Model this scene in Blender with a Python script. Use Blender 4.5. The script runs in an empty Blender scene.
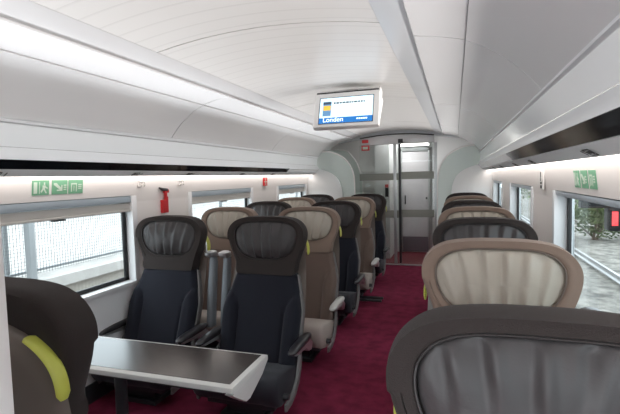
import bpy, bmesh, math, random
from mathutils import Vector, Matrix
random.seed(7)
sc = bpy.context.scene
COL = sc.collection
H = 1.56            # eye height of the camera
XC = -0.955         # centre line of the carriage
R_ = math.radians

# ------------------------------------------------------------------ materials
MATS = {}
def mat(name, col, rough=.5, metal=0., spec=.5, bump=None, noise=None, coat=0., sheen=0.):
    if name in MATS: return MATS[name]
    m = bpy.data.materials.new(name); m.use_nodes = True
    nt = m.node_tree; b = nt.nodes['Principled BSDF']
    b.inputs['Base Color'].default_value = (*col, 1)
    b.inputs['Roughness'].default_value = rough
    b.inputs['Metallic'].default_value = metal
    b.inputs['Specular IOR Level'].default_value = spec
    b.inputs['Coat Weight'].default_value = coat
    b.inputs['Coat Roughness'].default_value = .08
    b.inputs['Sheen Weight'].default_value = sheen
    tc = nt.nodes.new('ShaderNodeTexCoord')
    if noise:                      # (scale, amount): mottled colour
        n = nt.nodes.new('ShaderNodeTexNoise'); n.inputs['Scale'].default_value = noise[0]
        n.inputs['Detail'].default_value = 6
        nt.links.new(tc.outputs['Object'], n.inputs['Vector'])
        r = nt.nodes.new('ShaderNodeValToRGB'); a = noise[1]
        r.color_ramp.elements[0].position = .3; r.color_ramp.elements[1].position = .7
        r.color_ramp.elements[0].color = (*[c*(1-a) for c in col], 1)
        r.color_ramp.elements[1].color = (*[min(1, c*(1+a)) for c in col], 1)
        nt.links.new(n.outputs['Fac'], r.inputs['Fac'])
        nt.links.new(r.outputs['Color'], b.inputs['Base Color'])
    if bump:                       # (kind, scale, strength)
        kind, s, st = bump
        if kind == 'noise':
            t = nt.nodes.new('ShaderNodeTexNoise'); t.inputs['Scale'].default_value = s; t.inputs['Detail'].default_value = 5
        elif kind == 'voronoi':
            t = nt.nodes.new('ShaderNodeTexVoronoi'); t.inputs['Scale'].default_value = s
        else:
            t = nt.nodes.new('ShaderNodeTexWave'); t.inputs['Scale'].default_value = s
            t.bands_direction = kind[-1].upper(); t.inputs['Distortion'].default_value = .6
        nt.links.new(tc.outputs['Object'], t.inputs['Vector'])
        bp = nt.nodes.new('ShaderNodeBump'); bp.inputs['Strength'].default_value = st; bp.inputs['Distance'].default_value = .004
        nt.links.new(t.outputs[0], bp.inputs['Height'])
        nt.links.new(bp.outputs['Normal'], b.inputs['Normal'])
    MATS[name] = m
    return m

def emit(name, col, strength):
    m = bpy.data.materials.new(name); m.use_nodes = True
    b = m.node_tree.nodes['Principled BSDF']
    b.inputs['Base Color'].default_value = (*col, 1)
    b.inputs['Emission Color'].default_value = (*col, 1)
    b.inputs['Emission Strength'].default_value = strength
    return m

def glass(name, tint, refl=.12, rough=0.02, frost=0.):
    m = bpy.data.materials.new(name); m.use_nodes = True
    nt = m.node_tree; nt.nodes.remove(nt.nodes['Principled BSDF'])
    out = nt.nodes['Material Output']
    tr = nt.nodes.new('ShaderNodeBsdfTransparent'); tr.inputs[0].default_value = (*tint, 1)
    gl = nt.nodes.new('ShaderNodeBsdfGlossy'); gl.inputs['Roughness'].default_value = rough
    lw = nt.nodes.new('ShaderNodeLayerWeight'); lw.inputs['Blend'].default_value = .5
    pw = nt.nodes.new('ShaderNodeMath'); pw.operation = 'POWER'; pw.inputs[1].default_value = 5
    nt.links.new(lw.outputs['Facing'], pw.inputs[0])
    fr = nt.nodes.new('ShaderNodeMath'); fr.operation = 'MULTIPLY_ADD'; fr.inputs[1].default_value = .3; fr.inputs[2].default_value = .035
    nt.links.new(pw.outputs[0], fr.inputs[0])
    mx = nt.nodes.new('ShaderNodeMixShader')
    nt.links.new(fr.outputs[0], mx.inputs[0]); nt.links.new(tr.outputs[0], mx.inputs[1]); nt.links.new(gl.outputs[0], mx.inputs[2])
    last = mx
    if frost:
        df = nt.nodes.new('ShaderNodeBsdfDiffuse'); df.inputs[0].default_value = (*tint, 1)
        m2 = nt.nodes.new('ShaderNodeMixShader'); m2.inputs[0].default_value = frost
        nt.links.new(mx.outputs[0], m2.inputs[1]); nt.links.new(df.outputs[0], m2.inputs[2]); last = m2
    nt.links.new(last.outputs[0], out.inputs['Surface'])
    return m

M_white   = mat('white_panel', (.80, .785, .77), .38)
M_wall    = mat('wall_panel', (.80, .775, .755), .42)
M_lower   = mat('lower_wall_panel', (.80, .81, .82), .45)
M_cove    = mat('cove_panel', (.74, .745, .755), .2, spec=.6)
M_edge    = mat('cove_edge_strip', (.64, .66, .68), .3)
M_rack    = mat('rack_fascia', (.82, .86, .88), .16, spec=.7)
M_under   = mat('rack_underside', (.80, .83, .85), .2, spec=.6)
M_label   = mat('label_strip', (.82, .85, .87), .6, spec=.2)
M_blackgl = mat('black_gloss', (.006, .007, .009), .1, spec=.45)
M_refl_dark    = mat('reflection_black', (.005, .005, .006), .6, spec=.2)
M_dark    = mat('dark_plastic', (.025, .026, .03), .4)
M_rubber  = mat('black_rubber', (.01, .011, .013), .5)
M_gap     = mat('seam_gap', (.06, .06, .06), .8)
M_frame   = mat('window_frame_grey', (.70, .73, .75), .35)
M_blind   = mat('blind_bar', (.55, .54, .51), .4)
M_cass    = mat('blind_cassette', (.34, .40, .45), .3)
M_carpet  = mat('burgundy_carpet', (.155, .017, .043), .95, spec=.1, noise=(9, .28), bump=('noise', 260, .5))
M_vest    = mat('red_vestibule_floor', (.13, .012, .02), .6, noise=(20, .15))
M_silver  = mat('brushed_silver', (.55, .56, .57), .3, metal=.8)
M_grey    = mat('grey_plastic', (.14, .135, .135), .42)
M_postg   = mat('armrest_grey', (.16, .18, .20), .38)
M_yellow  = mat('yellow_handle', (.50, .52, .09), .4)
M_red     = mat('red_plastic', (.55, .02, .025), .35)
M_tabled  = mat('table_inlay', (.035, .028, .026), .22, spec=.6, noise=(60, .15))
M_tablew  = mat('table_rim', (.62, .62, .60), .35)
M_green   = mat('sign_green', (.18, .42, .26), .5)
M_signw   = mat('sign_white', (.62, .72, .62), .5)
M_black   = mat('print_black', (.02, .02, .022), .5)
M_lilac   = mat('end_door_grey', (.62, .60, .63), .4)
M_vpanel  = mat('vestibule_panel', (.80, .81, .81), .4)
M_alu     = mat('aluminium', (.50, .52, .53), .3, metal=.6)
M_mint    = glass('fin_glass', (.78, .85, .82), rough=.08, frost=.72)
M_wglass  = glass('window_glass', (.90, .94, .95))
M_pglass  = glass('partition_glass', (.93, .95, .94))
M_frost   = glass('frosted_band', (.50, .51, .47), rough=.3, frost=.5)

def ceiling_mat():
    m = mat('ceiling_panel', (.68, .67, .655), .33, spec=.5)
    nt = m.node_tree; b = nt.nodes['Principled BSDF']
    tc = nt.nodes.new('ShaderNodeTexCoord')
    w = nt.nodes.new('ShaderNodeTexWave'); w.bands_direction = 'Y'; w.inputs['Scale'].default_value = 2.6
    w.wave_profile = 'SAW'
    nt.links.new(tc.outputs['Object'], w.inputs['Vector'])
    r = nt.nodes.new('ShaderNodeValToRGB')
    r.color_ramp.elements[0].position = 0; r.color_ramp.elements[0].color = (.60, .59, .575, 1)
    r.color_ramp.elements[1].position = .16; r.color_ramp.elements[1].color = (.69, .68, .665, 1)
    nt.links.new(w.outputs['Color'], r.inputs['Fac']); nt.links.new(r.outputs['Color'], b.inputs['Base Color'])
    return m
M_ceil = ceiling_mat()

SEATCOL = {
 'dark': dict(surround=mat('dark_surround', (.034, .0275, .026), .8, spec=.15, sheen=.05, bump=('noise', 420, .4)),
              pad=mat('dark_leather', (.050, .046, .047), .42, spec=.35, bump=('noise', 160, .12)),
              back=mat('navy_fabric', (.0125, .0135, .0205), .85, spec=.15, sheen=.08, bump=('wavez', 46, .35)),
              shell=mat('brown_shell', (.135, .112, .096), .34),
              cushion=mat('navy_cushion', (.010, .011, .018), .7, sheen=.08, bump=('noise', 300, .3)),
              armtop=mat('dark_arm', (.022, .021, .024), .3), piping=mat('dark_piping', (.03, .026, .026), .5)),
 'taupe': dict(surround=mat('taupe_surround', (.24, .178, .142), .8, spec=.2, sheen=.1, bump=('noise', 420, .4)),
              pad=mat('beige_leather', (.42, .385, .325), .4, bump=('noise', 160, .12)),
              back=mat('taupe_fabric', (.14, .101, .085), .85, spec=.2, sheen=.1, bump=('wavez', 46, .35)),
              shell=MATS['brown_shell'],
              cushion=mat('pale_cushion', (.40, .35, .315), .6),
              armtop=mat('pale_arm', (.50, .50, .48), .35), piping=mat('taupe_piping', (.16, .13, .11), .5)),
}

# ------------------------------------------------------------------ mesh helpers
class MB:
    def __init__(s): s.v = []; s.f = []; s.m = []
    def add(s, vs, fs, mi=0):
        o = len(s.v); s.v += [tuple(v) for v in vs]
        s.f += [tuple(i+o for i in f) for f in fs]; s.m += [mi]*len(fs)
        return s
    def box(s, x0, x1, y0, y1, z0, z1, mi=0):
        vs = [(x, y, z) for z in (z0, z1) for y in (y0, y1) for x in (x0, x1)]
        return s.add(vs, [(0,2,3,1),(4,5,7,6),(0,1,5,4),(2,6,7,3),(0,4,6,2),(1,3,7,5)], mi)
    def prism(s, pts, axis, a0, a1, mi=0):
        """closed polygon pts (2D) extruded along axis; plane order: y:(x,z)  x:(y,z)  z:(x,y)"""
        def P(p, a):
            return {'y': (p[0], a, p[1]), 'x': (a, p[0], p[1]), 'z': (p[0], p[1], a)}[axis]
        n = len(pts)
        vs = [P(p, a0) for p in pts] + [P(p, a1) for p in pts]
        fs = [tuple(range(n)), tuple(reversed(range(n, 2*n)))] + [(i, i+n, (i+1) % n+n, (i+1) % n) for i in range(n)]
        return s.add(vs, fs, mi)
    def loft(s, rings, cap0=True, cap1=True, closed=True, mi=0):
        n = len(rings[0]); vs = [p for r in rings for p in r]; fs = []
        for k in range(len(rings)-1):
            for i in range(n if closed else n-1):
                j = (i+1) % n
                fs.append((k*n+i, k*n+j, (k+1)*n+j, (k+1)*n+i))
        if cap0: fs.append(tuple(reversed(range(n))))
        if cap1: fs.append(tuple(range((len(rings)-1)*n, len(rings)*n)))
        return s.add(vs, fs, mi)
    def tube(s, path, r, n=8, mi=0, cap=True, closed=False):
        path = [Vector(p) for p in path]; rings = []
        L = len(path)
        for i, p in enumerate(path):
            if closed: d = path[(i+1) % L]-path[i-1]
            else: d = path[min(i+1, L-1)]-path[max(i-1, 0)]
            d.normalize()
            up = Vector((0, 0, 1)) if abs(d.z) < .9 else Vector((0, 1, 0))
            a = d.cross(up).normalized(); b = d.cross(a)
            rr = r[i] if isinstance(r, (list, tuple)) else r
            rings.append([p+a*math.cos(t)*rr+b*math.sin(t)*rr for t in [2*math.pi*k/n for k in range(n)]])
        if closed: rings.append(rings[0]); cap = False
        return s.loft(rings, cap, cap, True, mi)
    def mesh(s, name, mats, smooth=35, bevel=None):
        me = bpy.data.meshes.new(name); me.from_pydata(s.v, [], s.f)
        for m in (mats if isinstance(mats, (list, tuple)) else [mats]): me.materials.append(m)
        me.polygons.foreach_set('material_index', s.m)
        bm = bmesh.new(); bm.from_mesh(me)
        bmesh.ops.remove_doubles(bm, verts=bm.verts, dist=1e-5)
        bmesh.ops.recalc_face_normals(bm, faces=bm.faces)
        if bevel:
            es = [e for e in bm.edges if len(e.link_faces) == 2 and e.calc_face_angle(0) > R_(40)]
            bmesh.ops.bevel(bm, geom=es, offset=bevel, segments=2, affect='EDGES', profile=.6)
        if smooth:
            for f in bm.faces: f.smooth = True
            for e in bm.edges:
                if len(e.link_faces) == 2 and e.calc_face_angle(0) > R_(smooth): e.smooth = False
        bm.to_mesh(me); bm.free()
        return me

def link(name, me, parent=None, loc=None):
    o = bpy.data.objects.new(name, me); COL.objects.link(o)
    if parent: o.parent = parent
    if loc: o.location = loc
    return o
def obj(name, mb, mats, parent=None, smooth=35, bevel=None, label=None):
    o = link(name, mb.mesh(name, mats, smooth, bevel), parent)
    if label: o['label'] = label
    return o
def thing(name, label, cat, loc=(0, 0, 0), rz=0., group=None):
    o = bpy.data.objects.new(name, None); COL.objects.link(o)
    o.empty_display_size = .1
    o.location = loc; o.rotation_euler = (0, 0, rz)
    return tag(o, label, cat, group)
def tag(o, label, cat, group=None):
    o['label'] = label; o['category'] = cat
    if group: o['group'] = group
    return o
def struct(o, label=None, cat=None):
    o['kind'] = 'structure'
    if label: o['label'] = label
    if cat: o['category'] = cat
    return o
def mir(pts): return [(2*XC-x, z) for x, z in pts]
def spline(pts, n, closed=False):
    """Catmull-Rom through pts"""
    out = []; L = len(pts); segs = L if closed else L-1
    for i in range(segs):
        g = lambda k: Vector(pts[k % L]) if closed else Vector(pts[max(0, min(L-1, k))])
        p0, p1, p2, p3 = g(i-1), g(i), g(i+1), g(i+2)
        for k in range(n):
            t = k/n
            out.append(.5*((2*p1)+(p2-p0)*t+(2*p0-5*p1+4*p2-p3)*t*t+(3*p1-p0-3*p2+p3)*t**3))
    if not closed: out.append(Vector(pts[-1]))
    return [tuple(p) for p in out]
def strip(mb, prof, y0, y1, th, mi=0):
    """open profile (x,z) thickened away from the cabin and extruded along Y"""
    n = len(prof); outer = []
    for i in range(n):
        a = Vector(prof[max(0, i-1)]); b = Vector(prof[min(n-1, i+1)]); d = (b-a).normalized()
        nrm = Vector((-d.y, d.x)); c = Vector((XC, 1.2))
        p = Vector(prof[i])
        if (p-c).dot(nrm) < 0: nrm = -nrm
        outer.append(tuple(p+nrm*th))
    pts = list(prof)+outer[::-1]
    # build as quads so that concave profiles stay clean
    vs = [(x, y0, z) for x, z in prof]+[(x, y0, z) for x, z in outer]+[(x, y1, z) for x, z in prof]+[(x, y1, z) for x, z in outer]
    fs = []
    for i in range(n-1):
        fs += [(i, i+1, 2*n+i+1, 2*n+i), (n+i, 3*n+i, 3*n+i+1, n+i+1), (i, n+i, n+i+1, i+1), (2*n+i, 2*n+i+1, 3*n+i+1, 3*n+i)]
    fs += [(0, 2*n, 3*n, n), (n-1, 2*n-1, 4*n-1, 3*n-1)]
    return mb.add(vs, fs, mi)

Y0, YB, YP, YE = -2.2, 7.4, 7.75, 9.0      # open rear end, bulkheads, glass partition, end wall

# ------------------------------------------------------------------ carriage shell
mb = MB(); mb.box(-2.56, .65, Y0, 7.70, -.06, 0); struct(obj('floor', mb, M_carpet, smooth=None))
mb = MB(); mb.box(-2.56, .65, 7.70, 9.1, -.06, .012); struct(obj('floor_vestibule', mb, M_vest, smooth=None))
mb = MB(); mb.box(-1.75, -.15, 7.675, 7.72, 0, .016); struct(obj('trim_1', mb, M_alu, smooth=None))

AR = (-.335, H+.716)
def ceil_prof(x): return 2.335-.058*((x-XC)/.62)**2
pr = [(XC-.62+1.24*i/20, ceil_prof(XC-.62+1.24*i/20)) for i in range(21)]
mb = MB()
seams = [Y0, .0, 2.12, 4.30, 6.45, 7.72]
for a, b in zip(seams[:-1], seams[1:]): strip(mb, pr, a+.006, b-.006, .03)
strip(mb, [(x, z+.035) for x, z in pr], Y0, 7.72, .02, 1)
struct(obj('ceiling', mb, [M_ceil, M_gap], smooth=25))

# side coves (ceiling edge -> rack), right side profile, left mirrored
B = (.046, H+.617); Cc = (.365, H+.361)
A2 = (-.19, H+.672)
cove_r1 = [AR, (-.30, H+.703), A2]
cove_r2 = [(A2[0]+.004, A2[1]-.010), (-.07, H+.645), B]
cove_r3 = spline([(B[0]+.002, B[1]-.006), (.15, H+.563), (.26, H+.478), (.335, H+.40), Cc], 5)
n_trim = 2
for side in ('right', 'left'):
    P = (lambda q: q) if side == 'right' else mir
    ss = [Y0, .1, 2.2, 4.3, 6.4, 7.74] if side == 'right' else [Y0, -.95, 1.1, 3.2, 5.35, 7.74]
    mb = MB(); strip(mb, P(cove_r1), Y0, 7.74, .02)
    struct(obj('trim_%d' % n_trim, mb, M_edge if side == 'right' else M_cove, smooth=25)); n_trim += 1
    mb = MB()
    for a, b in zip(ss[:-1], ss[1:]):
        strip(mb, P(cove_r2), a+.004, b-.004, .02)
        strip(mb, P(cove_r3), a+.004, b-.004, .02)
    strip(mb, [(x, z+.03) for x, z in P(cove_r2)], Y0, 7.74, .01, 1)
    strip(mb, [(x+(.02 if side == 'right' else -.02), z+.028) for x, z in P(cove_r3)], Y0, 7.74, .01, 1)
    struct(obj('trim_%d' % n_trim, mb, [M_cove, M_gap], smooth=25)); n_trim += 1

mb = MB(); strip(mb, [(.69, 1.60), (.69, 2.15), (.45, 2.35), (.0, 2.46), (XC, 2.50)]+[(2*XC-x, z) for x, z in ((.0, 2.46), (.45, 2.35), (.69, 2.15), (.69, 1.60))], Y0, 9.1, .04)
struct(obj('ceiling_outer', mb, M_under, smooth=None))  # unseen shell added to keep daylight from leaking through the panel seams
# walls with window openings
WIN = [(-2.05, -.65), (-.10, .95) , (1.50, 2.96), (3.70, 5.15), (5.95, 7.30)]
WIN = [(-2.0, -1.3), (-.68, .80), (1.50, 2.96), (3.70, 5.15), (5.95, 7.30)]
ZS, ZT = .735, 1.452
def wallpart(mb, side, y0, y1, z0, z1, x_at, th=.09, mi=0):
    xa, xb = x_at(z0), x_at(z1)
    pts = [(xa, z0), (xa+th, z0), (xb+th, z1), (xb, z1)]
    if side == 'left': pts = mir(pts)
    mb.prism(pts, 'y', y0, y1, mi)
def xw(z): return .565 if z < 1.40 else .565-(z-1.40)*.12
for side in ('left', 'right'):
    mb = MB()
    wallpart(mb, side, Y0, 9.1, 0, ZS, xw, mi=1)
    wallpart(mb, side, Y0, 9.1, ZT, 1.66, xw)
    edges = [Y0]+[y for w in WIN for y in w]+[9.1]
    for a, b in zip(edges[0::2], edges[1::2]):
        if b-a > .02:
            wallpart(mb, side, a, b, ZS, 1.40, xw); wallpart(mb, side, a, b, 1.40, ZT, xw)
    wallpart(mb, side, 7.45, 9.1, 1.66, 2.32, xw)
    struct(obj('wall_%s' % side, mb, [M_wall, M_lower], smooth=None))
    mb = MB()
    pts = [(.545, .0), (.565, 0), (.565, .13), (.552, .13), (.545, .115)]
    mb.prism(pts if side == 'right' else mir(pts), 'y', Y0, 7.38); struct(obj('baseboard_%s' % side, mb, M_dark))

def window(n, side, y0, y1, blind):
    def X(x): return x if side == 'right' else 2*XC-x
    w = bpy.data.objects.new('window_%d' % n, None); COL.objects.link(w); w.location = (X(.60), (y0+y1)/2, ZS)
    struct(w)
    def part(name, mb, m, bevel=None, smooth=35):
        for i, v in enumerate(mb.v): mb.v[i] = (v[0]-w.location.x, v[1]-w.location.y, v[2]-w.location.z)
        return obj(name, mb, m, w, smooth, bevel)
    def bx(mb, x0, x1, *a):
        p, q = sorted((X(x0), X(x1))); return mb.box(p, q, *a)
    zt = ZT-.002
    # inner lining around the opening
    mb = MB()
    bx(mb, .553, .66, y0, y0+.055, ZS, zt); bx(mb, .553, .66, y1-.055, y1, ZS, zt)
    bx(mb, .545, .66, y0+.055, y1-.055, ZS, ZS+.03)
    part('window_frame', mb, M_frame if side == 'right' else M_lower, .006)
    mb = MB()
    g0, g1, gb, gt = y0+.058, y1-.058, ZS+.032, zt-.01
    bx(mb, .622, .64, g0, g0+.035, gb, gt); bx(mb, .622, .64, g1-.035, g1, gb, gt)
    bx(mb, .622, .64, g0, g1, gb, gb+.03); bx(mb, .622, .64, g0, g1, gt-.022, gt)
    part('rubber_seal', mb, M_rubber, .004)
    mb = MB(); bx(mb, .642, .648, y0+.01, y1-.01, ZS, zt); part('pane', mb, M_wglass, None, None)
    # blind housing and roller bar
    mb = MB(); bx(mb, .56, .62, y0+.057, y1-.057, zt-(.052 if blind else .030), zt-.001); part('blind_housing', mb, M_cass, .008)
    if blind:
        mb = MB()
        bx(mb, .575, .600, y0+.057, y1-.057, zt-.108, zt-.056); bx(mb, .568, .606, y0+.057, y1-.057, zt-.125, zt-.108)
        b = part('roller_blind', mb, M_blind, .006)
        ym = (y0+y1)/2
        mb = MB(); bx(mb, .564, .60, ym-.045, ym-.01, zt-.137, zt-.1255); bx(mb, .564, .60, ym+.01, ym+.045, zt-.137, zt-.1255)
        o = part('blind_latch', mb, M_dark, .003)
n = 1
for (a, b) in WIN:
    window(n, 'left', a, b, True); n += 1
for (a, b) in WIN:
    window(n, 'right', a, b, False); n += 1

# ------------------------------------------------------------------ overhead racks
M_strip = emit('strip_light', (1.0, .92, .87), 3.0)
def rack(side):
    P = (lambda q: q) if side == 'right' else mir
    lab = {'right': 'long overhead luggage rack above the single seats, with black mirror strip along it',
           'left': 'long overhead luggage rack above the paired seats, black strip underneath'}[side]
    x = .40 if side == 'right' else 2*XC-.40
    t = thing('luggage_rack', lab, 'luggage rack', (x, 2.6, 1.66), 0)
    def part(name, mb, m, smooth=30):
        mb.v = [(v[0]-x, v[1]-2.6, v[2]-1.66) for v in mb.v]
        return obj(name, mb, m, t, smooth)
    D = (.372, H+.207); E = (.338, H+.136); F = (.385, H+.086); G = (.458, H+.045)
    y1 = 7.36
    mb = MB(); strip(mb, P([(.361, H+.357), (.350, H+.349), (.350, H+.338), (.362, H+.332)]), Y0, y1, .012); part('edge_rail', mb, M_edge)
    mb = MB(); strip(mb, P([(.363, H+.330), (.372, H+.27), D]), Y0, y1, .02); part('fascia', mb, M_rack)
    mb = MB(); strip(mb, P([(D[0]-.004, D[1]-.005), (.352, H+.172), (.340, H+.150), E]), Y0, y1, .02); part('lower_rail', mb, M_under)
    yb = 3.40 if side == 'right' else 5.92
    mb = MB(); strip(mb, P([(E[0], E[1]-.002), (.358, H+.117), (.373, H+.102), F]), Y0, yb, .012); part('mirror_strip', mb, M_blackgl)
    mb = MB(); strip(mb, P([(E[0], E[1]-.002), (.358, H+.117), (.373, H+.102), F]), yb+.004, y1, .012); part('rail_end', mb, M_rack)
    mb = MB(); strip(mb, P([(F[0]+.002, F[1]-.003), G]), Y0, y1, .012); part('label_strip', mb, M_label)
    mb = MB(); strip(mb, P([(G[0]+.004, G[1]-.004), (.532, H+.036)]), Y0, y1, .008); part('strip_light', mb, M_strip)
    # seat reservation marks on the label strip
    ys = (.75, 1.69, 2.85, 3.6, 4.6, 5.5) if side == 'right' else (.6, 1.72, 2.82, 3.54, 4.6, 5.5)
    for yy in ys:
        mb = MB(); s = 1 if side == 'right' else -1
        zf = lambda q: F[1]-.003+(q-F[0])*(G[1]-F[1])/(G[0]-F[0])-.0022
        def q(u0, u1, v0, v1):
            xa, xb = F[0]+.008+u0, F[0]+.008+u1
            pts = [(xa, zf(xa)), (xb, zf(xb)), (xb, zf(xb)+.0015), (xa, zf(xa)+.0015)]
            mb.prism(P(pts), 'y', yy+v0, yy+v1)
        q(.016, .046, -.047, -.042); q(.016, .046, .020, .025); q(.013, .018, -.045, .022); q(.044, .049, -.045, .022)
        q(.022, .040, -.034, -.018); q(.025, .037, -.010, .010)
        q(.018, .044, .050, .056)
        part('seat_label', mb, M_black, None)
    return t
rack('right'); rack('left')
def lamp(name, loc, aim, sx, sy, power, col=(1, .955, .91), spread=180):
    L = bpy.data.lights.new(name, 'AREA'); L.shape = 'RECTANGLE'; L.size = sx; L.size_y = sy; L.energy = power; L.color = col; L.spread = R_(spread)
    o = bpy.data.objects.new(name, L); COL.objects.link(o); o.location = loc
    z = -(Vector(aim)-Vector(loc)).normalized(); x = Vector((0, 1, 0)) if abs(z.y) < .9 else Vector((1, 0, 0)); y = z.cross(x).normalized(); x = y.cross(z)
    o.matrix_world = Matrix(((x.x, y.x, z.x, loc[0]), (x.y, y.y, z.y, loc[1]), (x.z, y.z, z.z, loc[2]), (0, 0, 0, 1)))
    return o
# slim uplight running in the edge rail of each rack
for side in ('right', 'left'):
    X = (lambda x: x) if side == 'right' else (lambda x: 2*XC-x)
    if side == 'right': lamp('rail_uplight', (X(.325), 2.6, 1.895), (X(-.675), 2.6, 2.22), 9.4, .03, 23, (1, .955, .92), 66)
    else: lamp('rail_uplight', (X(.325), 2.6, 1.895), (X(-.675), 2.6, 2.37), 9.4, .03, 20, (.97, .98, 1), 58)
lamp('vestibule_fill_light', (-.9, 8.4, 2.35), (-.9, 8.4, 0), 1.0, .5, 8, (1, .98, .96))  # unseen area lamp added to brighten the vestibule

# ------------------------------------------------------------------ seats
HO = [(0, 1.287), (.115, 1.284), (.205, 1.270), (.264, 1.238), (.298, 1.188), (.303, 1.135), (.288, 1.072), (.260, 1.00), (.240, .94), (.232, .888), (.22, .866), (.17, .862), (0, .862)]
PO = [(0, 1.250), (.12, 1.247), (.190, 1.229), (.230, 1.193), (.241, 1.150), (.233, 1.098), (.206, 1.045), (.160, 1.006), (.09, .985), (0, .981)]
NA = 168
CZ = 1.11
def polar(half):
    pts = spline(half+[(-x, z) for x, z in half[-2:0:-1]], 10, True)
    ang = [(math.atan2(z-CZ, x), math.hypot(x, z-CZ)) for x, z in pts]; ang.sort()
    A = [a for a, _ in ang]; out = []
    for k in range(NA):
        t = -math.pi+2*math.pi*k/NA
        import bisect
        i = bisect.bisect(A, t) % len(A); j = i-1
        a0, r0 = ang[j]; a1, r1 = ang[i]
        da = (a1-a0) % (2*math.pi); w = ((t-a0) % (2*math.pi))/da if da else 0
        out.append((math.cos(t)*(r0+(r1-r0)*w), CZ+math.sin(t)*(r0+(r1-r0)*w)))
    return out
HP, PP = polar(HO), polar(PO)
def tilt(z): return (z-.9)*.09
def ring(t, y, sc_=1.):
    out = []
    for (hx, hz), (px, pz) in zip(HP, PP):
        x = hx+(px-hx)*t; z = hz+(pz-hz)*t
        x *= sc_; z = CZ+(z-CZ)*sc_
        if t < .27 and y < .03: y += (-.005-y)*max(0, min(1, (.965-z)/.06))*(.7 if t < .1 else 1)
        elif t < .93 and y < .03: y += (-.004-y)*max(0, min(1, (.985-z)/.03))
        out.append((x, y+tilt(z), z))
    return out
def m_headrest():
    mb = MB()
    mb.loft([ring(0, .112, .80), ring(0, .110, .93), ring(0, .098, .985), ring(0, .075, 1.0), ring(0, .040, 1.0), ring(.05, .018), ring(.14, .003), ring(.28, -.006),
             ring(.46, -.007), ring(.50, -.001), ring(.54, -.006), ring(.8, -.004), ring(.94, .002), ring(1, .014)])
    return mb
def m_pad(seed):
    rnd = random.Random(seed)
    mb = MB(); rings = []; NR = 22
    ph = [rnd.uniform(0, 6.28) for _ in range(6)]
    def wr(x, z, r):
        zz = (z-1.11)/.13
        fan = x*(1-.16*zz)
        a = math.sin(fan*58+ph[0]+.9*math.sin(z*11+ph[1])) ; b = math.sin(fan*97+ph[2]+1.2*math.sin(z*21+ph[3])); c = math.sin(fan*31+ph[4]+2*zz)
        g1 = fan*84+ph[0]+.8*math.sin(z*8+ph[1])+.6*math.sin(x*13+ph[5])
        s = .95*math.sin(g1+.75*math.sin(g1))+.28*b+.40*c
        env = (.35+.65*min(1, abs(zz))**.8)*min(1, (1-r)*7)
        return s*.0105*env
    for k in range(NR+1):
        r = 1-k/NR*.97 if k < NR else .03
        rr = []
        for px, pz in PP:
            x = px*r; z = CZ+(pz-CZ)*r
            dome = .030*(1-r**2.6)
            rr.append((x, .010-dome-.003*(1 if r < .98 else 0)+tilt(z)-wr(x, z, r), z))
        rings.append(rr)
    mb.loft([[(x, y+.03, z) for x, y, z in rings[0]]]+rings)
    return mb
def m_piping():
    mb = MB(); p = ring(.965, -.001); mb.tube([p[i] for i in range(0, NA, 1)], .0032, 6, closed=True)
    return mb
def yfront(z): return -.175+(z-.42)*.36 if z < .90 else -.175+.48*.36
def hw(z):
    return .300-.008*max(0, (.62-z)/.22) if z < .62 else .300-.066*min(1, (z-.62)/.26)**1.15
def m_backrest():
    mb = MB(); nx, nz = 44, 40; vs = []
    z0, z1 = .27, .872
    def bound(z):      # inner edge of the side bolsters as a share of the half width
        t = (z-.38)/.48
        if t > .80: return 1.2
        return .60+.46*max(0, (t-.45)/.35)**2.6
    for j in range(nz+1):
        z = z0+(z1-z0)*j/nz; w = hw(z)
        for i in range(nx+1):
            u = -1+2*i/nx; x = u*w; au = abs(u); bd = bound(z)
            y = yfront(z)+.012
            e = max(0, (au-.86)/.14); y += .035*e*e
            if bd < 1.05:
                d = au-bd
                if d > 0: y -= .034*min(1, d/.10)*(1 if d < .4 else 1)*min(1, (1.05-bd)/.3)
                y += .010*math.exp(-(d/.022)**2)*min(1, (1.05-bd)/.1)
            y -= .012*math.cos(min(1, au/.7)*math.pi/2)
            if z1-z < .018: y += .012*(1-(z1-z)/.018)
            vs.append((x, y, z))
    n = nx+1; fs = [(j*n+i, j*n+i+1, (j+1)*n+i+1, (j+1)*n+i) for j in range(nz) for i in range(nx)]
    o = len(vs)
    for j in range(nz+1):
        z = z0+(z1-z0)*j/nz; w = hw(z)
        for i in range(nx+1):
            u = -1+2*i/nx; vs.append((u*w*.97, yfront(z)+.10, z))
    fs += [(o+j*n+i, o+(j+1)*n+i, o+(j+1)*n+i+1, o+j*n+i+1) for j in range(nz) for i in range(nx)]
    for j in range(nz):
        fs += [(j*n, (j+1)*n, o+(j+1)*n, o+j*n), (j*n+nx, o+j*n+nx, o+(j+1)*n+nx, (j+1)*n+nx)]
    for i in range(nx):
        fs += [(i, o+i, o+i+1, i+1), (nz*n+i, nz*n+i+1, o+nz*n+i+1, o+nz*n+i)]
    mb.add(vs, fs); return mb
def shell_w(z):
    if z > 1.03: 
        t = min(1, (z-1.03)/.17); return .280*(1-t**2.3)**.5 if t < 1 else 0.
    return .280+.026*min(1, max(0, (1.0-z)/.36))
def shell_y(z): return yfront(min(z, .9))+.105+max(0, z-.9)*.10
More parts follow.
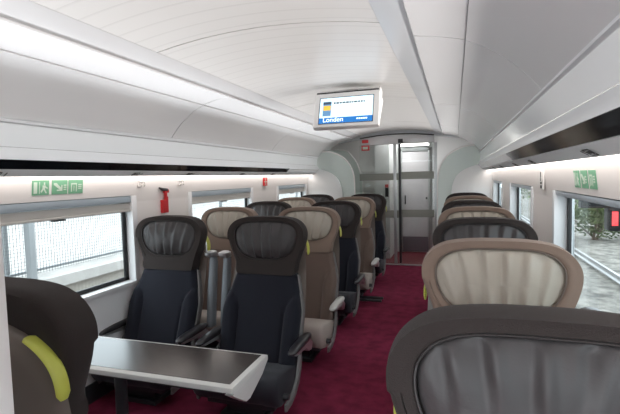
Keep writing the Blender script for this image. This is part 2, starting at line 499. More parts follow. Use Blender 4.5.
def m_shell():
    mb = MB(); rings = []
    zs = [.30+.73*k/16 for k in range(17)]+[1.03+.17*math.sin(math.pi/2*k/10) for k in range(1, 11)]
    for z in zs:
        w = max(.02, shell_w(min(z, 1.1998))); y = shell_y(z)
        r = []
        for k in range(17):        # front side, then back side bulging
            u = -1+2*k/16; r.append((u*w, y+.0, z))
        for k in range(17):
            u = 1-2*k/16; r.append((u*w*.97, y+.018+.048*(1-abs(u)**3.5), z))
        rings.append(r)
    mb.loft(rings); return mb
def m_handle(s):
    mb = MB(); pts = []
    for k in range(15):
        t = k/14; z = 1.0+.165*math.sin(t*math.pi/2*.88)
        w = shell_w(z)+.014
        pts.append((s*w, shell_y(z)+.022, z))
    rings = []
    for i, p in enumerate(pts):
        a = Vector(pts[max(0, i-1)]); b = Vector(pts[min(14, i+1)]); d = (b-a).normalized(); nrm = Vector((d.z, 0, -d.x))*s
        k = .55 if i in (0, 14) else 1
        c = Vector(p)
        rings.append([tuple(c+nrm*(.008*k*math.cos(q))-nrm*.0+Vector((0, 1, 0))*(.022*k*math.sin(q))) for q in [2*math.pi*j/12 for j in range(12)]])
    mb.loft(rings); return mb
def m_cushion():
    mb = MB(); prof = spline([(-.10, .20), (-.10, .285), (-.20, .310), (-.36, .345), (-.47, .366), (-.525, .345), (-.545, .28), (-.525, .20), (-.46, .150), (-.25, .145)], 5, True)
    n = len(prof); rings = []
    for u, k in ((-1, .86), (-.97, .95), (-.90, 1), (-.66, 1.0), (-.60, .975), (-.5, .985), (0, 1), (.5, .985), (.60, .975), (.66, 1.0), (.90, 1), (.97, .95), (1, .86)):
        c = (-.32, .25)
        rings.append([(u*.300, c[0]+(y-c[0])*k, c[1]+(z-c[1])*k) for y, z in prof])
    mb.loft(rings); return mb
def m_sideframe(s):
    mb = MB(); path = [(hw(z)-.006, yfront(z)+.085, z) for z in [.86-.05*k for k in range(10)]]
    path += [(.312, -.155, .345), (.314, -.185, .28), (.314, -.225, .215), (.314, -.29, .165), (.314, -.37, .140), (.312, -.44, .133)]
    rings = []; L = len(path)
    for i, (x, y, z) in enumerate(path):
        a_ = Vector(path[max(0, i-1)][1:]); b_ = Vector(path[min(L-1, i+1)][1:]); d = (b_-a_).normalized(); nn = Vector((-d.y, d.x))
        w = .030 if i < 10 else .026
        p0 = Vector((y, z))+nn*w; p1 = Vector((y, z))-nn*w
        rings.append([(s*(x-.006), p0.x, p0.y), (s*(x+.012), p0.x*.85+p1.x*.15, p0.y*.85+p1.y*.15), (s*(x+.012), p0.x*.15+p1.x*.85, p0.y*.15+p1.y*.85), (s*(x-.006), p1.x, p1.y)])
    mb.loft(rings); return mb
def m_base():
    mb = MB(); mb.box(-.24, .24, -.44, -.10, .105, .15); mb.box(-.13, .13, -.38, -.14, .03, .11)
    mb.box(-.16, .16, -.42, -.10, 0, .03); return mb
def m_lever(s):
    mb = MB(); mb.tube([(s*.300, -.43, .205), (s*.335, -.43, .205)], [.022, .017], 12); return mb
def m_arm(s):
    mb = MB(); rings = []; AX = .335
    for y, w, h, z in ((-.02, .020, .014, .462), (-.05, .030, .021, .462), (-.12, .034, .024, .463), (-.24, .033, .023, .462), (-.32, .031, .019, .460), (-.37, .024, .014, .457), (-.388, .008, .006, .455)):
        rings.append([(s*AX+w*math.copysign(abs(math.cos(q))**.7, math.cos(q)), y, z+h*math.copysign(abs(math.sin(q))**.7, math.sin(q))) for q in [2*math.pi*k/16 for k in range(16)]])
    mb.loft(rings); return mb
def m_armtrim(s):
    mb = MB(); pts = [(-.355, .442), (-.05, .445), (.0, .40), (-.03, .36), (-.09, .37), (-.14, .41), (-.33, .428)]
    x0, x1 = sorted((s*.312, s*.358)); mb.prism(pts, 'x', x0, x1); return mb
def m_post(s):
    mb = MB(); c = s*.355; rings = []
    for z, y, k in ((.44, .03, 1), (.60, .05, 1.0), (.80, .08, .95), (.93, .10, .85), (.965, .10, .78)):
        rings.append([(c+.030*k*math.copysign(abs(math.cos(q))**.6, math.cos(q)), y+.040*k*math.copysign(abs(math.sin(q))**.6, math.sin(q)), z) for q in [2*math.pi*j/14 for j in range(14)]])
    mb.loft(rings); return mb
def m_postcap(s):
    mb = MB(); c = s*.355-.008; rings = []
    for z, y, k in ((.967, .10, .9), (.985, .08, 1.1), (1.006, .075, 1.05), (1.016, .078, .6)):
        rings.append([(c+.036*k*math.copysign(abs(math.cos(q))**.6, math.cos(q)), y+.05*k*math.copysign(abs(math.sin(q))**.6, math.sin(q)), z) for q in [2*math.pi*j/14 for j in range(14)]])
    mb.loft(rings); return mb
def m_footrest(s):
    mb = MB()
    for y in (.40, .52): mb.tube([(s*.16, y, .055), (s*.47, y, .055)], .017, 8)
    mb.box(*sorted((s*.12, s*.17)), .20, .56, .035, .075)
    return mb

CACHE = {}
def cm(key, fn, mats, smooth=40, bevel=None):
    if key not in CACHE: CACHE[key] = fn().mesh(key[0], mats, smooth, bevel)
    return CACHE[key]
def seat(x, y, colour, aisle, label, group, rz=0., post=0, seed=0, outer_arm=True, footrest=False):
    """aisle: local side (+1/-1) that faces the gangway"""
    S = SEATCOL[colour]
    t = thing('train_seat', label, 'seat', (x, y, 0), rz, group)
    hd = link('headrest', cm(('headrest', colour), m_headrest, S['surround'], 45), t)
    pd = link('headrest_pad', cm(('headrest_pad', colour, seed % 4), lambda: m_pad(seed % 4+3), S['pad'], 60), hd)
    link('piping', cm(('piping', colour), m_piping, S['piping'], 60), hd)
    link('backrest', cm(('backrest', colour), m_backrest, S['back'], 50), t)
    sh = link('back_shell', cm(('back_shell', colour), m_shell, S['shell'], 50), t)
    g = link('grab_handle', cm(('grab_handle', aisle), lambda: m_handle(aisle), M_yellow, 50), sh); g['label'] = 'yellow grab handle'
    link('seat_cushion', cm(('seat_cushion', colour), m_cushion, S['cushion'], 50), t)
    for s in (-1, 1): link('side_frame', cm(('side_frame', s, colour), lambda: m_sideframe(s), M_grey, 40), t)
    link('seat_base', cm(('seat_base',), m_base, M_dark, None, .004), t)
    for s in (-1, 1):
        if s == aisle or outer_arm or True:
            a = link('armrest', cm(('armrest', s, colour), lambda: m_arm(s), S['armtop'], 50), t)
            link('armrest_trim', cm(('armrest_trim', s), lambda: m_armtrim(s), M_silver, 40, .004), a)
    if post:
        p = link('armrest_post', cm(('armrest_post', post), lambda: m_post(post), M_postg, 50), t)
        link('post_cap', cm(('post_cap', post, x < -.5), lambda: m_postcap(post), M_silver if x < -.5 else M_dark, 50), p)
    link('recline_lever', cm(('recline_lever', aisle), lambda: m_lever(aisle), M_dark), t)
    if footrest: link('footrest', cm(('footrest', aisle), lambda: m_footrest(aisle), M_dark), t)
    return t

PITCH = .966
def rowy(k): return 1.0+PITCH*(k-1)
names = ['first', 'second', 'third', 'fourth', 'fifth', 'sixth', 'seventh']
cdesc = {'dark': 'charcoal', 'taupe': 'taupe'}
for k in range(1, 8):
    c = 'dark' if k % 2 else 'taupe'
    pad = 'dark grey' if c == 'dark' else 'beige'
    lb = '%s seat with %s leather headrest, %s from the front in the single-seat row' % (cdesc[c], pad, names[k-1])
    if k == 7: lb = 'charcoal seat at the far end of the single-seat row, before the white bulkhead'
    if k == 1: lb = 'large charcoal seat with wrinkled dark headrest at the front of the single-seat row'
    seat(.165, rowy(k)-(.14 if k == 1 else .085), c, -1, lb, 'single seats along the wall', post=1, seed=k)
for k in range(3, 8):
    c = 'dark' if k % 2 else 'taupe'
    pad = 'dark' if c == 'dark' else 'pale'
    w = ['', '', '', 'just behind the table', 'second row behind the table', 'third row behind the table', 'fourth row behind the table', 'last row before the bulkhead'][k]
    seat(-1.315, rowy(k)-.045, c, 1, '%s aisle seat with %s headrest pad, %s' % (cdesc[c], pad, w), 'paired seats, aisle side', post=-1, seed=k+1, footrest=(k == 5))
    seat(-2.145, rowy(k)-.045, c, 1, '%s window seat with %s headrest pad, %s' % (cdesc[c], pad, w), 'paired seats, window side', post=1, seed=k+2)
seat(-1.262, .985, 'dark', -1, 'dark brown seat turned away, its shell and yellow handle facing the camera before the table', 'seats facing the table', rz=math.pi, seed=2)

# ------------------------------------------------------------------ table
TZ = .68
t = thing('table', 'dark-topped table with white rim between facing seats', 'table', (-1.62, 1.79, 0))
def tp(name, mb, m, bevel=None, par=None, smooth=35):
    mb.v = [(v[0]+1.62, v[1]-1.79, v[2]) for v in mb.v]
    return obj(name, mb, m, par or t, smooth, bevel)
mb = MB()
x0, x1, ya, yb = -2.44, -.895, 1.605, 1.975
outl = [(ya, TZ-.004), (ya+.006, TZ), (yb-.006, TZ), (yb, TZ-.004), (yb, TZ-.026), (yb-.02, TZ-.036), (ya+.02, TZ-.036), (ya, TZ-.026)]
mb.prism(outl, 'x', x0, x1); top = tp('table_top', mb, M_tablew, .003)
mb = MB(); mb.box(x0+.02, x1-.028, ya+.028, yb-.018, TZ+.0002, TZ+.0016); tp('top_inlay', mb, M_tabled, None, top)
mb = MB(); pts = [(ya+.004, TZ-.037), (yb-.004, TZ-.037), (yb-.06, TZ-.075), (ya+.17, TZ-.128), (ya+.13, TZ-.125), (ya+.05, TZ-.07)]
mb.prism(pts, 'x', x1-.045, x1-.004); tp('end_flap', mb, M_tablew, .004)
mb = MB(); mb.box(x0+.04, x1-.08, ya+.05, yb-.05, TZ-.062, TZ-.037); tp('support_beam', mb, M_dark, .004)
mb = MB(); mb.tube([(-1.63, 1.77, .012), (-1.63, 1.77, TZ-.06)], .030, 16); tp('table_leg', mb, M_dark)
mb = MB(); mb.box(-1.72, -1.54, 1.68, 1.86, 0, .014); tp('foot_plate', mb, M_dark, .004)

# ------------------------------------------------------------------ ceiling monitor
scr = thing('ceiling_monitor', 'white information monitor hanging under the ceiling with a blue and white display', 'monitor', (-.845, 3.58, 2.103))
scr.rotation_euler = (R_(-20), 0, 0)
W2, H2 = .272, .154
mb = MB(); mb.prism([(-.03, -H2), (-.03, H2), (.16, H2), (.10, .02), (.03, -H2)], 'x', -W2, W2); obj('housing', mb, M_white, scr, bevel=.008)
mb = MB(); mb.box(-W2+.01, W2-.01, -.022, .12, H2+.001, H2+.016); obj('shadow_gap', mb, M_gap, scr)
mb = MB(); mb.box(-W2+.01, W2-.01, .06, .15, H2+.001, H2+.08); obj('mounting_bracket', mb, M_white, scr, bevel=.004)
def em(n, c, s=.68): return emit(n, c, s)
yd = -.0305
def flat(name, x0, x1, z0, z1, m, d, par):
    mb = MB(); mb.box(x0, x1, yd-d-.0008, yd-d, z0, z1); return obj(name, mb, m, par, None)
dx = .222
sd = flat('display', -dx, dx, -.122, .108, em('scr_pale', (.60, .80, .92)), .0, scr)
flat('display_bezel', -dx-.006, dx+.006, -.128, .114, M_dark, -.0004, scr)
flat('title_banner', -dx, dx, -.122, -.072, em('scr_blue', (.012, .14, .42)), .001, sd)
flat('text_field', -.115, .165, -.060, .078, em('scr_white', (.78, .90, .95)), .001, sd)
pc = flat('picture', -.195, -.125, -.055, .075, em('scr_pic', (.10, .22, .38)), .001, sd)
mb = MB(); mb.box(-.19, -.13, yd-.003, yd-.0022, -.005, .038); obj('picture_detail', mb, em('scr_or', (.75, .42, .05)), sd, None)
mb = MB(); mb.box(-.195, -.125, yd-.003, yd-.0022, .05, .072); obj('picture_dark_band', mb, em('scr_dk', (.03, .05, .08)), sd, None)  # dark band near the top of the displayed picture
rnd = random.Random(3)
mb = MB(); xq = -.105
while xq < .15:
    w = rnd.uniform(.012, .03); mb.box(xq, min(xq+w, .155), yd-.003, yd-.0022, .050, .066); xq += w+.006
obj('heading', mb, em('scr_tx', (.06, .10, .12)), sd, None)
mb = MB()
for z, xe in ((.030, .05), (.010, .13), (-.012, .12), (-.034, .14)):
    xq = -.105
    while xq < xe:
        w = rnd.uniform(.012, .035); mb.box(xq, xq+w, yd-.003, yd-.0022, z, z+.006); xq += w+.005
obj('body_lines', mb, em('scr_tx2', (.36, .50, .58)), sd, None)
def text_mesh(s, size, m, name, parent, loc, rot, ext=.0004):
    cu = bpy.data.curves.new(name, 'FONT'); cu.body = s; cu.size = size; cu.extrude = ext
    to = bpy.data.objects.new(name+'_tmp', cu); COL.objects.link(to)
    dg = bpy.context.evaluated_depsgraph_get()
    me = bpy.data.meshes.new_from_object(to.evaluated_get(dg)); bpy.data.objects.remove(to)
    me.materials.clear(); me.materials.append(m)
    o = link(name, me, parent, loc); o.rotation_euler = rot
    return o
M_tw = em('scr_tw', (.80, .92, 1.0), 1.0)
text_mesh('Londen', .058, M_tw, 'title_text', sd, (-.19, yd-.0030, -.110), (math.pi/2, 0, 0))
mb = MB()
for i in range(5): mb.box(.095+i*.018, .108+i*.018, yd-.003, yd-.0022, -.100, -.088)
obj('logo_mark', mb, M_tw, sd, None)

# ------------------------------------------------------------------ wall fittings
def on_wall(side, z): 
    x = xw(z); return x if side == 'right' else 2*XC-x
def fit(side, y, z):      # rotation about z so that local -y faces into the cabin
    return (on_wall(side, z), y, z), (math.pi/2 if side == 'left' else -math.pi/2)
def exit_sign(side, y, z, kind, lab, w, hh):
    loc, rz = fit(side, y, z)
    rz = math.pi/2 if side == 'left' else -math.pi/2
    t = thing('escape_sign', lab, 'sign', loc, rz, 'green escape signs')
    # local: -y points into cabin
    lean = math.atan(.12)
    def V(mb):
        mb.v = [(x, y_-(zz)*.12-.001, zz) for x, y_, zz in mb.v]; return mb
    mb = MB(); mb.box(-w/2, w/2, -.003, 0, -hh/2, hh/2); obj('plate', V(mb), M_green, t, None)
    mb = MB(); f0, f1 = -.0042, -.0032
    def b(x0, x1, z0, z1): mb.box(x0*w, x1*w, f0, f1, z0*hh, z1*hh)
    if kind == 0:
        b(-.42, -.22, -.38, .38); b(-.10, -.06, -.4, .4)
        b(.17, .25, .18, .36); mb.prism([(x*w, z_*hh) for x, z_ in ((.10, .16), (.28, .16), (.24, -.1), (.38, -.38), (.28, -.38), (.17, -.12), (.04, -.34), (-.02, -.26), (.10, -.04))], 'y', f0, f1)
        mb.prism([(x*w, z_*hh) for x, z_ in ((.24, .14), (.42, -.02), (.38, -.08), (.22, .04))], 'y', f0, f1)
    elif kind == 1:
        mb.prism([(x*w, z_*hh) for x, z_ in ((-.40, .30), (-.22, .30), (.08, -.04), (.08, .16), (.16, .16), (.16, -.26), (-.20, -.26), (-.20, -.16), (-.02, -.16), (-.40, .18))], 'y', f0, f1)
        b(.24, .42, .1, .18); b(.24, .42, -.05, .03); b(.24, .42, -.2, -.12)
    else:
        b(-.34, -.28, -.35, .25); b(-.34, .06, .17, .27); b(0, .06, -.35, .25); b(-.16, -.12, -.3, .1); b(.16, .40, .12, .2); b(.16, .40, -.02, .06); b(.16, .40, -.16, -.08)
    obj('pictogram', V(mb), M_signw, t, None)
kinds = ['running figure and door', 'diagonal arrow', 'archway']
for i, y in enumerate((2.085, 2.225, 2.353)):
    exit_sign('left', y, 1.538, i, 'small green escape sign with %s above the table window' % kinds[i], .118, .092)
for i, y in enumerate((2.375, 2.25, 2.125)):
    exit_sign('right', y, 1.522, i, 'small green escape sign with %s above the single-seat window' % kinds[i], .096, .080)

def hook(side, y, z, lab):
    loc, rz = fit(side, y, z); t = thing('coat_hook', lab, 'hook', loc, rz, 'coat hooks on the pillars')
    mb = MB(); mb.box(-.03, .03, -.010, 0, -.028, .028); obj('hook_plate', mb, M_wall, t, None, .004)
    for s in (-1, 1):
        mb = MB(); mb.tube([(s*.02, -.008, .02), (s*.02, -.028, .012), (s*.02, -.034, -.012), (s*.02, -.022, -.024)], .006, 8); obj('prong', mb, M_blind, t)
hook('left', 3.00, 1.545, 'small white double coat hook beside the table window, before the red hammer')
hook('left', 3.55, 1.545, 'small white double coat hook past the red hammer')

def hammer(y, z):
    loc, rz = fit('left', y, z); t = thing('emergency_hammer', 'red emergency hammer in its holder on the white pillar', 'hammer', loc, rz)
    mb = MB(); mb.prism([(-.036, -.115), (.036, -.115), (.036, .03), (.02, .03), (.02, -.0), (-.036, -.0)], 'y', -.035, .0); obj('holder', mb, M_red, t, None, .005)
    mb = MB(); mb.tube([(.014, -.022, -.02), (.014, -.024, .075)], .014, 10); obj('handle', mb, M_red, t)
    mb = MB(); mb.tube([(-.075, -.026, .108), (-.03, -.026, .094), (.03, -.026, .086)], [.007, .014, .016], 10); obj('hammer_head', mb, M_dark, t)
    mb = MB(); mb.box(-.006, .05, -.036, -.008, .062, .092); obj('clip', mb, M_red, t, None, .004)
hammer(3.31, 1.395)
loc, rz = fit('left', 5.50, 1.52); t = thing('alarm_sign', 'small red square alarm sign between the far windows', 'sign', loc, rz)
mb = MB(); mb.box(-.06, .06, -.016, -.002, -.055, .055); obj('sign_plate', mb, M_red, t, None, .003)
mb = MB(); mb.box(-.045, .045, -.018, -.0165, -.006, .004); mb.box(-.006, .006, -.018, -.0165, -.045, .045); obj('symbol', mb, M_signw, t, None)
loc, rz = fit('right', 3.22, 1.53); t = thing('seat_number_plate', 'small white plate with black marks on the pillar by the single seats', 'sign', loc, rz)
mb = MB(); mb.box(-.05, .05, -.012, -.001, -.085, .06); obj('plate', mb, M_white, t, None, .003)
mb = MB()
for a, b_, c, d in ((-.035, -.01, -.005, .03), (-.035, -.015, -.03, -.012), (-.035, .02, -.05, -.036), (-.03, .025, -.078, -.058), (-.035, -.024, -.03, .03)): mb.box(a, b_, -.0135, -.0125, c, d)
obj('marks', mb, M_black, t, None)

# ------------------------------------------------------------------ bulkheads with glass fins
fin = [(.56, 0), (-.27, 0), (-.272, 1.0), (-.268, 1.45), (-.245, 1.62), (-.19, 1.76), (-.10, 1.87), (.03, 1.95), (.18, 2.00), (.36, 2.0), (.56, 1.98)]
arc = [(.555, 0), (-.055, 0), (-.062, .9), (-.055, 1.28), (-.03, 1.42), (.02, 1.53), (.11, 1.61), (.22, 1.665), (.34, 1.70), (.555, 1.70)]
def bulkhead(side, y):
    P = (lambda q: q) if side == 'right' else mir
    who = {'right': 'behind the single seats', 'left': 'behind the paired seats'}[side]
    f = fin[:3]+spline(fin[2:], 5)[1:]
    a = arc[:3]+spline(arc[2:9], 5)[1:]+arc[9:]
    mb = MB(); mb.prism(P(f), 'y', y+.022, y+.040)
    g = struct(obj('partition_%s' % side, mb, M_mint, smooth=30))
    mb = MB(); fr = [(x, y+.031, z) for x, z in P(f[1:])]; mb.tube(fr, .014, 8); struct(obj('trim_glass_edge_%s' % side, mb, M_white))
    mb = MB(); mb.prism(P(a), 'y', y-.02, y+.018); struct(obj('wall_end_%s' % side, mb, M_vpanel, smooth=30, bevel=.004))
bulkhead('right', YB); bulkhead('left', YB)
# second fin on the paired side, further back
f2 = [(x, z) for x, z in fin]
f2 = mir([(.56, 0), (-.30, 0), (-.305, 1.0), (-.30, 1.36), (-.275, 1.58), (-.20, 1.80), (-.10, 1.95), (0, 2.03), (.2, 2.06), (.56, 2.06)])
ff = f2[:3]+spline(f2[2:], 5)[1:]
mb = MB(); mb.prism(ff, 'y', 7.96, 7.975); struct(obj('partition_vestibule', mb, M_mint, smooth=30))
mb = MB(); mb.tube([(x, 7.967, z) for x, z in ff[1:]], .012, 8); struct(obj('trim_vestibule_edge', mb, M_white))

# ceiling end and header beam
mb = MB()
hp = [(XC-.64+1.26*i/24, 2.262-.05*((XC-.64+1.26*i/24-XC)/.64)**2) for i in range(25)]
poly = hp+[(XC+.62, 2.105), (XC-.64, 2.105)]
mb.prism(poly, 'y', YP, YP+.12); struct(obj('trim_header', mb, M_cove, smooth=30, bevel=.004))
mb = MB(); mb.prism([(x, z) for x, z in hp]+[(.6, 2.10), (.6, 2.36), (-2.5, 2.36), (-2.5, 2.10)], 'y', YP+.05, YP+.10)
struct(obj('wall_header', mb, M_under, smooth=30))
mb = MB(); mb.tube([(x, YP-.006, z+.012) for x, z in hp], .010, 6); struct(obj('trim_header_shade', mb, M_gap))  # dark tube painted in as the shadow line along the arch
# glass screen beside the sliding door
mb = MB(); mb.box(-1.62, -.93, YP+.03, YP+.045, .016, 2.105); g = struct(obj('window_vestibule', mb, M_pglass, smooth=None))
for z0, z1 in ((1.48, 1.60), (.82, .95)):
    mb = MB(); mb.box(-1.62, -.93, YP+.0205, YP+.0285, z0, z1); o = struct(obj('trim_frosted_band', mb, M_frost, smooth=None))
d = bpy.data.objects.new('door_1', None); COL.objects.link(d); d.location = (-.6, YP, .016); struct(d)
def dp(name, mb, m, bevel=None):
    mb.v = [(x+.6, y-YP, z-.016) for x, y, z in mb.v]; return obj(name, mb, m, d, 35, bevel)
mb = MB(); mb.box(-.915, -.30, YP+.05, YP+.062, .02, 2.10); dp('door_glass', mb, M_pglass)
mb = MB(); mb.box(-.93, -.893, YP+.005, YP+.075, .016, 2.104); dp('door_post', mb, M_dark, .006)
mb = MB(); mb.tube([(-.911, YP-.03, .85), (-.911, YP-.03, 1.30)], .016, 10); dp('door_handle', mb, M_dark)
mb = MB(); mb.box(-.335, -.29, YP+.04, YP+.09, .016, 2.104); dp('door_frame', mb, M_alu, .004)
for z0, z1 in ((1.49, 1.62), (.83, .96)):
    mb = MB(); mb.box(-.89, -.34, YP+.040, YP+.048, z0, z1); dp('frosted_band', mb, M_frost)
mb = MB(); mb.box(-1.02, -.97, YP+.01, YP+.07, .016, 2.104); struct(obj('trim_door_jamb', mb, M_alu, bevel=.004))
# sensor and alarm lamps on the header
t = tag(obj('door_sensor', MB().box(-.93, -.85, YP-.035, YP-.001, 2.115, 2.185), M_dark, bevel=.006), 'small black door sensor on the header over the glass door', 'sensor')
t = thing('alarm_beacon', 'red alarm beacon on the header above the glass screen', 'lamp', (-1.50, YP-.03, 2.16))
mb = MB(); mb.box(-.055, .055, -.02, .028, -.02, .035); obj('lamp_lens', mb, M_red, t, None, .006)
t = thing('alarm_box', 'red and white alarm box under the beacon', 'alarm', (-1.50, YP-.01, 2.05))
mb = MB(); mb.box(-.07, .07, -.02, .03, -.04, .05); obj('box_body', mb, M_red, t, None, .006)
mb = MB(); mb.box(-.045, .045, -.0225, -.0205, -.018, .025); obj('box_label', mb, M_signw, t, None)

# vestibule: side cupboard, end wall and end door
mb = MB(); mb.box(-2.5, .6, YE, YE+.06, 0, 2.36); struct(obj('wall_back', mb, M_vpanel, smooth=None))
mb = MB(); mb.box(-2.5, .6, 7.85, 9.06, 2.36, 2.40); struct(obj('ceiling_vestibule', mb, M_vpanel, smooth=None))
mb = MB(); mb.box(-1.42, -1.15, 8.2, YE-.004, .014, 2.30); struct(obj('wall_vestibule', mb, M_vpanel, smooth=None, bevel=.004))
mb = MB(); mb.box(-2.45, -1.44, 8.35, YE-.004, .014, 2.34); struct(obj('wall_vestibule_rack', mb, M_white, smooth=None))
d = bpy.data.objects.new('door_2', None); COL.objects.link(d); d.location = (-.75, YE, .012); struct(d)
def dq(name, mb, m, bevel=None):
    mb.v = [(x+.75, y-YE, z-.012) for x, y, z in mb.v]; return obj(name, mb, m, d, 35, bevel)
mb = MB(); mb.box(-1.005, -.505, YE-.03, YE-.002, .02, 2.02); dq('door_leaf', mb, M_lilac, .006)
mb = MB(); mb.box(-1.003, -.507, YE-.036, YE-.031, .03, .33); dq('kick_plate', mb, mat('kick', (.13, .11, .13), .5))
mb = MB(); mb.box(-1.08, -1.01, YE-.05, YE-.002, .014, 2.10); mb.box(-.50, -.43, YE-.05, YE-.002, .014, 2.10); mb.box(-1.08, -.43, YE-.05, YE-.002, 2.03, 2.10); dq('door_frame', mb, M_alu, .004)
mb = MB(); mb.box(-.96, -.935, YE-.06, YE-.031, .98, 1.16); dq('door_handle', mb, M_dark, .004)
mb = MB(); mb.box(-.55, -.52, YE-.05, YE-.031, 1.08, 1.12); dq('door_latch', mb, M_dark, .003)
M_vlight = emit('vestibule_light', (1, .97, .93), 7)
t = thing('vestibule_light', 'slim white light bar above the end door', 'lamp', (-.75, 8.85, 2.15))
mb = MB(); mb.box(-.26, .26, -.02, .02, -.02, .02); obj('light_tube', mb, M_vlight, t, None)
mb = MB(); mb.box(-.29, .29, .021, .10, -.03, .21); obj('light_bracket', mb, M_alu, t, None, .003)
t = thing('emergency_release_switch', 'small dark emergency release box with red top on the vestibule panel behind glass', 'switch', (-1.20, 8.2, 1.28))
mb = MB(); mb.box(-.03, .03, -.03, -.001, -.11, .06); obj('release_box', mb, M_dark, t, None, .004)
mb = MB(); mb.box(-.03, .03, -.032, -.001, .062, .12); obj('release_cover', mb, M_red, t, None, .004)

# white bulkhead edge close to the camera on the paired side
mb = MB(); mb.prism(mir([(.56, 0), (-1.165+0, 0), (-1.165, 2.0), (-1.0, 2.05), (.56, 2.05)]), 'y', .50, .535)
mb = MB(); mb.box(-2.46, -.708, .49, .525, 0, 2.0); struct(obj('partition_near', mb, M_white, bevel=.004))

# ------------------------------------------------------------------ outside, platform side
M_conc = mat('platform_concrete', (.36, .34, .32), .8, noise=(3, .10))
M_face = mat('platform_face', (.33, .30, .265), .85, bump=('wavey', 3.2, .9), noise=(2, .15))
M_grav = mat('ballast', (.15, .14, .125), .95, noise=(3.5, .6), bump=('voronoi', 9, 1.0))
mb = MB(); mb.box(-60, -2.9, -30, 90, -1.35, -1.25); o = struct(obj('ground_platform_side', mb, M_grav, smooth=None))
mb = MB(); mb.box(-60, -7.9, -30, 90, -1.25, -.55); struct(obj('ground_platform_face', mb, M_face, smooth=None))
mb = MB(); mb.box(-60, -7.72, -30, 90, -.55, -.33); struct(obj('ground_platform', mb, M_conc, smooth=None))
fe = thing('platform_fence', 'long pale mesh fence on the platform outside the windows', 'fence', (-8.25, 8, -.33))
M_fw = mat('fence_wire', (.12, .125, .13), .5, metal=.3)
M_fp = mat('fence_post', (.22, .23, .235), .5)
def fpart(name, mb, m, smooth=None):
    mb.v = [(x+8.7, y-8, z+.33) for x, y, z in mb.v]; return obj(name, mb, m, fe, smooth)
mb = MB()
for i in range(0, 480): mb.box(-8.706, -8.700, 1+i*.07, 1.006+i*.07, -.30, 2.6)
for k in range(41): mb.box(-8.699, -8.693, 1, 34.6, -.28+k*.07, -.274+k*.07)
fpart('mesh_panel', mb, M_fw)
for z, w in ((.95, .16), (-.22, .05), (2.55, .08)):
    mb = MB(); mb.box(-8.78, -8.712, 1, 40, z-w/2, z+w/2); fpart('fence_rail', mb, M_fp)
for k in range(10):
    mb = MB(); mb.box(-8.88, -8.79, 2+k*4.2, 2.09+k*4.2, -.33, 2.75); fpart('fence_post', mb, M_fp)
t = tag(obj('platform_post', MB().box(-8.06, -7.91, 6.40, 6.52, -.33, 4.5), M_fp, bevel=.01), 'tall pale post on the platform in front of the mesh fence', 'post')
mb = MB(); mb.box(-24, -23, -20, 90, -.33, 3.2); t = thing('station_building', 'long pale station building beyond the fence', 'building', (-23.5, 30, -.33))
mb.v = [(x+23.5, y-30, z+.33) for x, y, z in mb.v]
obj('facade', mb, mat('pale_wall', (.20, .205, .21), .7, bump=('wavey', 1.2, .5)), t)
for z in (.75, 1.75, 2.75):
    mb = MB(); mb.box(.502, .56, -48, 58, z-.17, z+.17); obj('window_band', mb, mat('grey_band', (.10, .105, .11), .5), t)

# ------------------------------------------------------------------ outside, track side
mb = MB(); mb.box(.75, 60, -30, 90, -1.35, -1.25); struct(obj('ground_track_side', mb, M_grav, smooth=None))
M_rail = mat('rail_steel', (.28, .28, .28), .4, metal=.4)
M_slp = mat('sleeper_concrete', (.19, .18, .17), .8)
for i, x in enumerate((3.78,)):
    mb = MB(); mb.prism([(x-.07, -1.16), (x+.07, -1.16), (x+.07, -1.14), (x+.015, -1.11), (x+.015, -1.04), (x+.036, -1.03), (x+.036, -1.0), (x-.036, -1.0), (x-.036, -1.03), (x-.015, -1.04), (x-.015, -1.11), (x-.07, -1.14)], 'y', -5, 80)
    tag(obj('track_rail', mb, M_rail), 'pale steel rail running across the ballast outside the single-seat window', 'rail')
LEAF = [mat('leaf_a', (.12, .17, .08), .6), mat('leaf_b', (.17, .21, .10), .6), mat('leaf_c', (.08, .12, .055), .6)]
M_bark = mat('bark', (.12, .09, .07), .9)
def bush(x, y, h, r, lab, seed):
    rn = random.Random(seed); t = thing('leafy_bush', lab, 'bush', (x, y, -1.26), rn.uniform(0, 6), 'bushes along the track')
    mb = MB()
    blobs = [(rn.uniform(-.55, .55)*r, rn.uniform(-.55, .55)*r, rn.uniform(.3, .85)*h, rn.uniform(.3, .5)*r) for _ in range(14)]
    for i in range(1500):
        bx_, by_, bz_, br = rn.choice(blobs); d = Vector((rn.gauss(0, 1), rn.gauss(0, 1), rn.gauss(0, 1))).normalized()*br*rn.uniform(.7, 1.05)
        c = Vector((bx_, by_, max(.15, bz_))) + d
        if c.z < .1: c.z = .1
        a = Vector((rn.gauss(0, 1), rn.gauss(0, 1), rn.gauss(0, .6))).normalized()*rn.uniform(.07, .13); b = a.orthogonal().normalized()*rn.uniform(.03, .06)
        mb.add([c-a, c+b, c+a, c-b], [(0, 1, 2, 3)], rn.choice((0, 0, 1, 1, 2)))
    obj('foliage', mb, LEAF, t, None)
    mb = MB()
    for k in range(5):
        p = blobs[k]; mb.tube([(rn.uniform(-.1, .1), rn.uniform(-.1, .1), 0), (p[0]*.5, p[1]*.5, p[2]*.5), (p[0], p[1], p[2])], [.05, .035, .015], 6)
    obj('stem', mb, M_bark, t)
blabs = ['broad green bush beside the ballast, seen through the single-seat window', 'tall bush behind the rails, standing before the pale fence', 'low yellowish bush by the pale fence', 'dense tall bush far along the track', 'round bush beyond the track, partly hidden by the window frame', 'tall dark bush at the far end of the track']
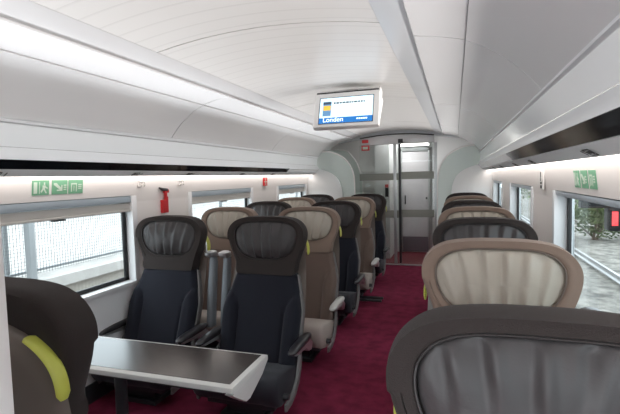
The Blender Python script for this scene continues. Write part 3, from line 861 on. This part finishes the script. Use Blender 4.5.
for i, (x, y, h, r) in enumerate(((5.4, 20.5, 1.5, 1.1), (6.6, 24.5, 2.4, 1.4), (7.2, 19.5, 1.3, 1.0), (6.2, 31, 3.2, 1.8), (9.2, 26, 2.6, 1.5), (6.6, 40, 4.0, 2.2))): bush(x, y, h, r, blabs[i], i+5)
mb = MB(); mb.box(13, 13.3, -10, 80, -1.26, 2.4); tag(obj('boundary_wall', mb, mat('boundary', (.22, .228, .235), .7, bump=('wavey', 1.4, .6))), 'long pale boundary wall behind the track bushes', 'wall')
# made-up box, beam and mast standing in for a likely reflection in the window
t = thing('reflection_stand_in', 'made-up dark box with glowing red patches outside the single-seat window, standing in for a reflection', 'window reflection', (1.93, 6.4, 1.10))
mb = MB(); mb.box(-.42, 3.0, -.07, .07, -.01, .11); obj('beam', mb, M_refl_dark, t, None, .01)
mb = MB(); mb.box(-.13, .13, -.10, .10, -.30, .0); obj('reflection_box', mb, M_refl_dark, t, None, .04)
M_refl_red = emit('reflection_red', (.8, .035, .04), .55)
for x in (-.06, .06):
    mb = MB(); mb.box(x-.032, x+.032, -.112, -.101, -.225, -.05); obj('reflection_red_patch', mb, M_refl_red, t, None)
mb = MB(); mb.box(2.9, 3.0, -.06, .06, -2.38, .0); obj('added_mast', mb, M_refl_dark, t, None)

# ------------------------------------------------------------------ light
w = bpy.data.worlds.new('World'); sc.world = w; w.use_nodes = True
nt = w.node_tree; bg = nt.nodes['Background']
bg.inputs['Color'].default_value = (.90, .96, 1.0, 1); bg.inputs['Strength'].default_value = 3.5

cam = bpy.data.cameras.new('Camera'); co = bpy.data.objects.new('Camera', cam); COL.objects.link(co); sc.camera = co
cam.sensor_width = 36; cam.lens = 440/620*36; cam.clip_start = .02; cam.clip_end = 300
RR = [[0.94969003, -0.00283402, -0.31317858], [0.31219708, -0.07105175, 0.94735666], [-0.02493672, -0.9974686, -0.06659236]]
mw = Matrix(((RR[0][0], -RR[0][1], -RR[0][2], 0), (RR[1][0], -RR[1][1], -RR[1][2], 0), (RR[2][0], -RR[2][1], -RR[2][2], H), (0, 0, 0, 1)))
co.matrix_world = mw

vs = sc.view_settings
vs.view_transform = 'Standard'; vs.look = 'None'; vs.gamma = 1; vs.exposure = 0.55; vs.use_curve_mapping = False
sc.cycles.use_denoising = True
sc.cycles.max_bounces = 10; sc.cycles.diffuse_bounces = 6; sc.cycles.transparent_max_bounces = 16
sc.cycles.caustics_reflective = False; sc.cycles.caustics_refractive = False
sc.cycles.sample_clamp_indirect = 8
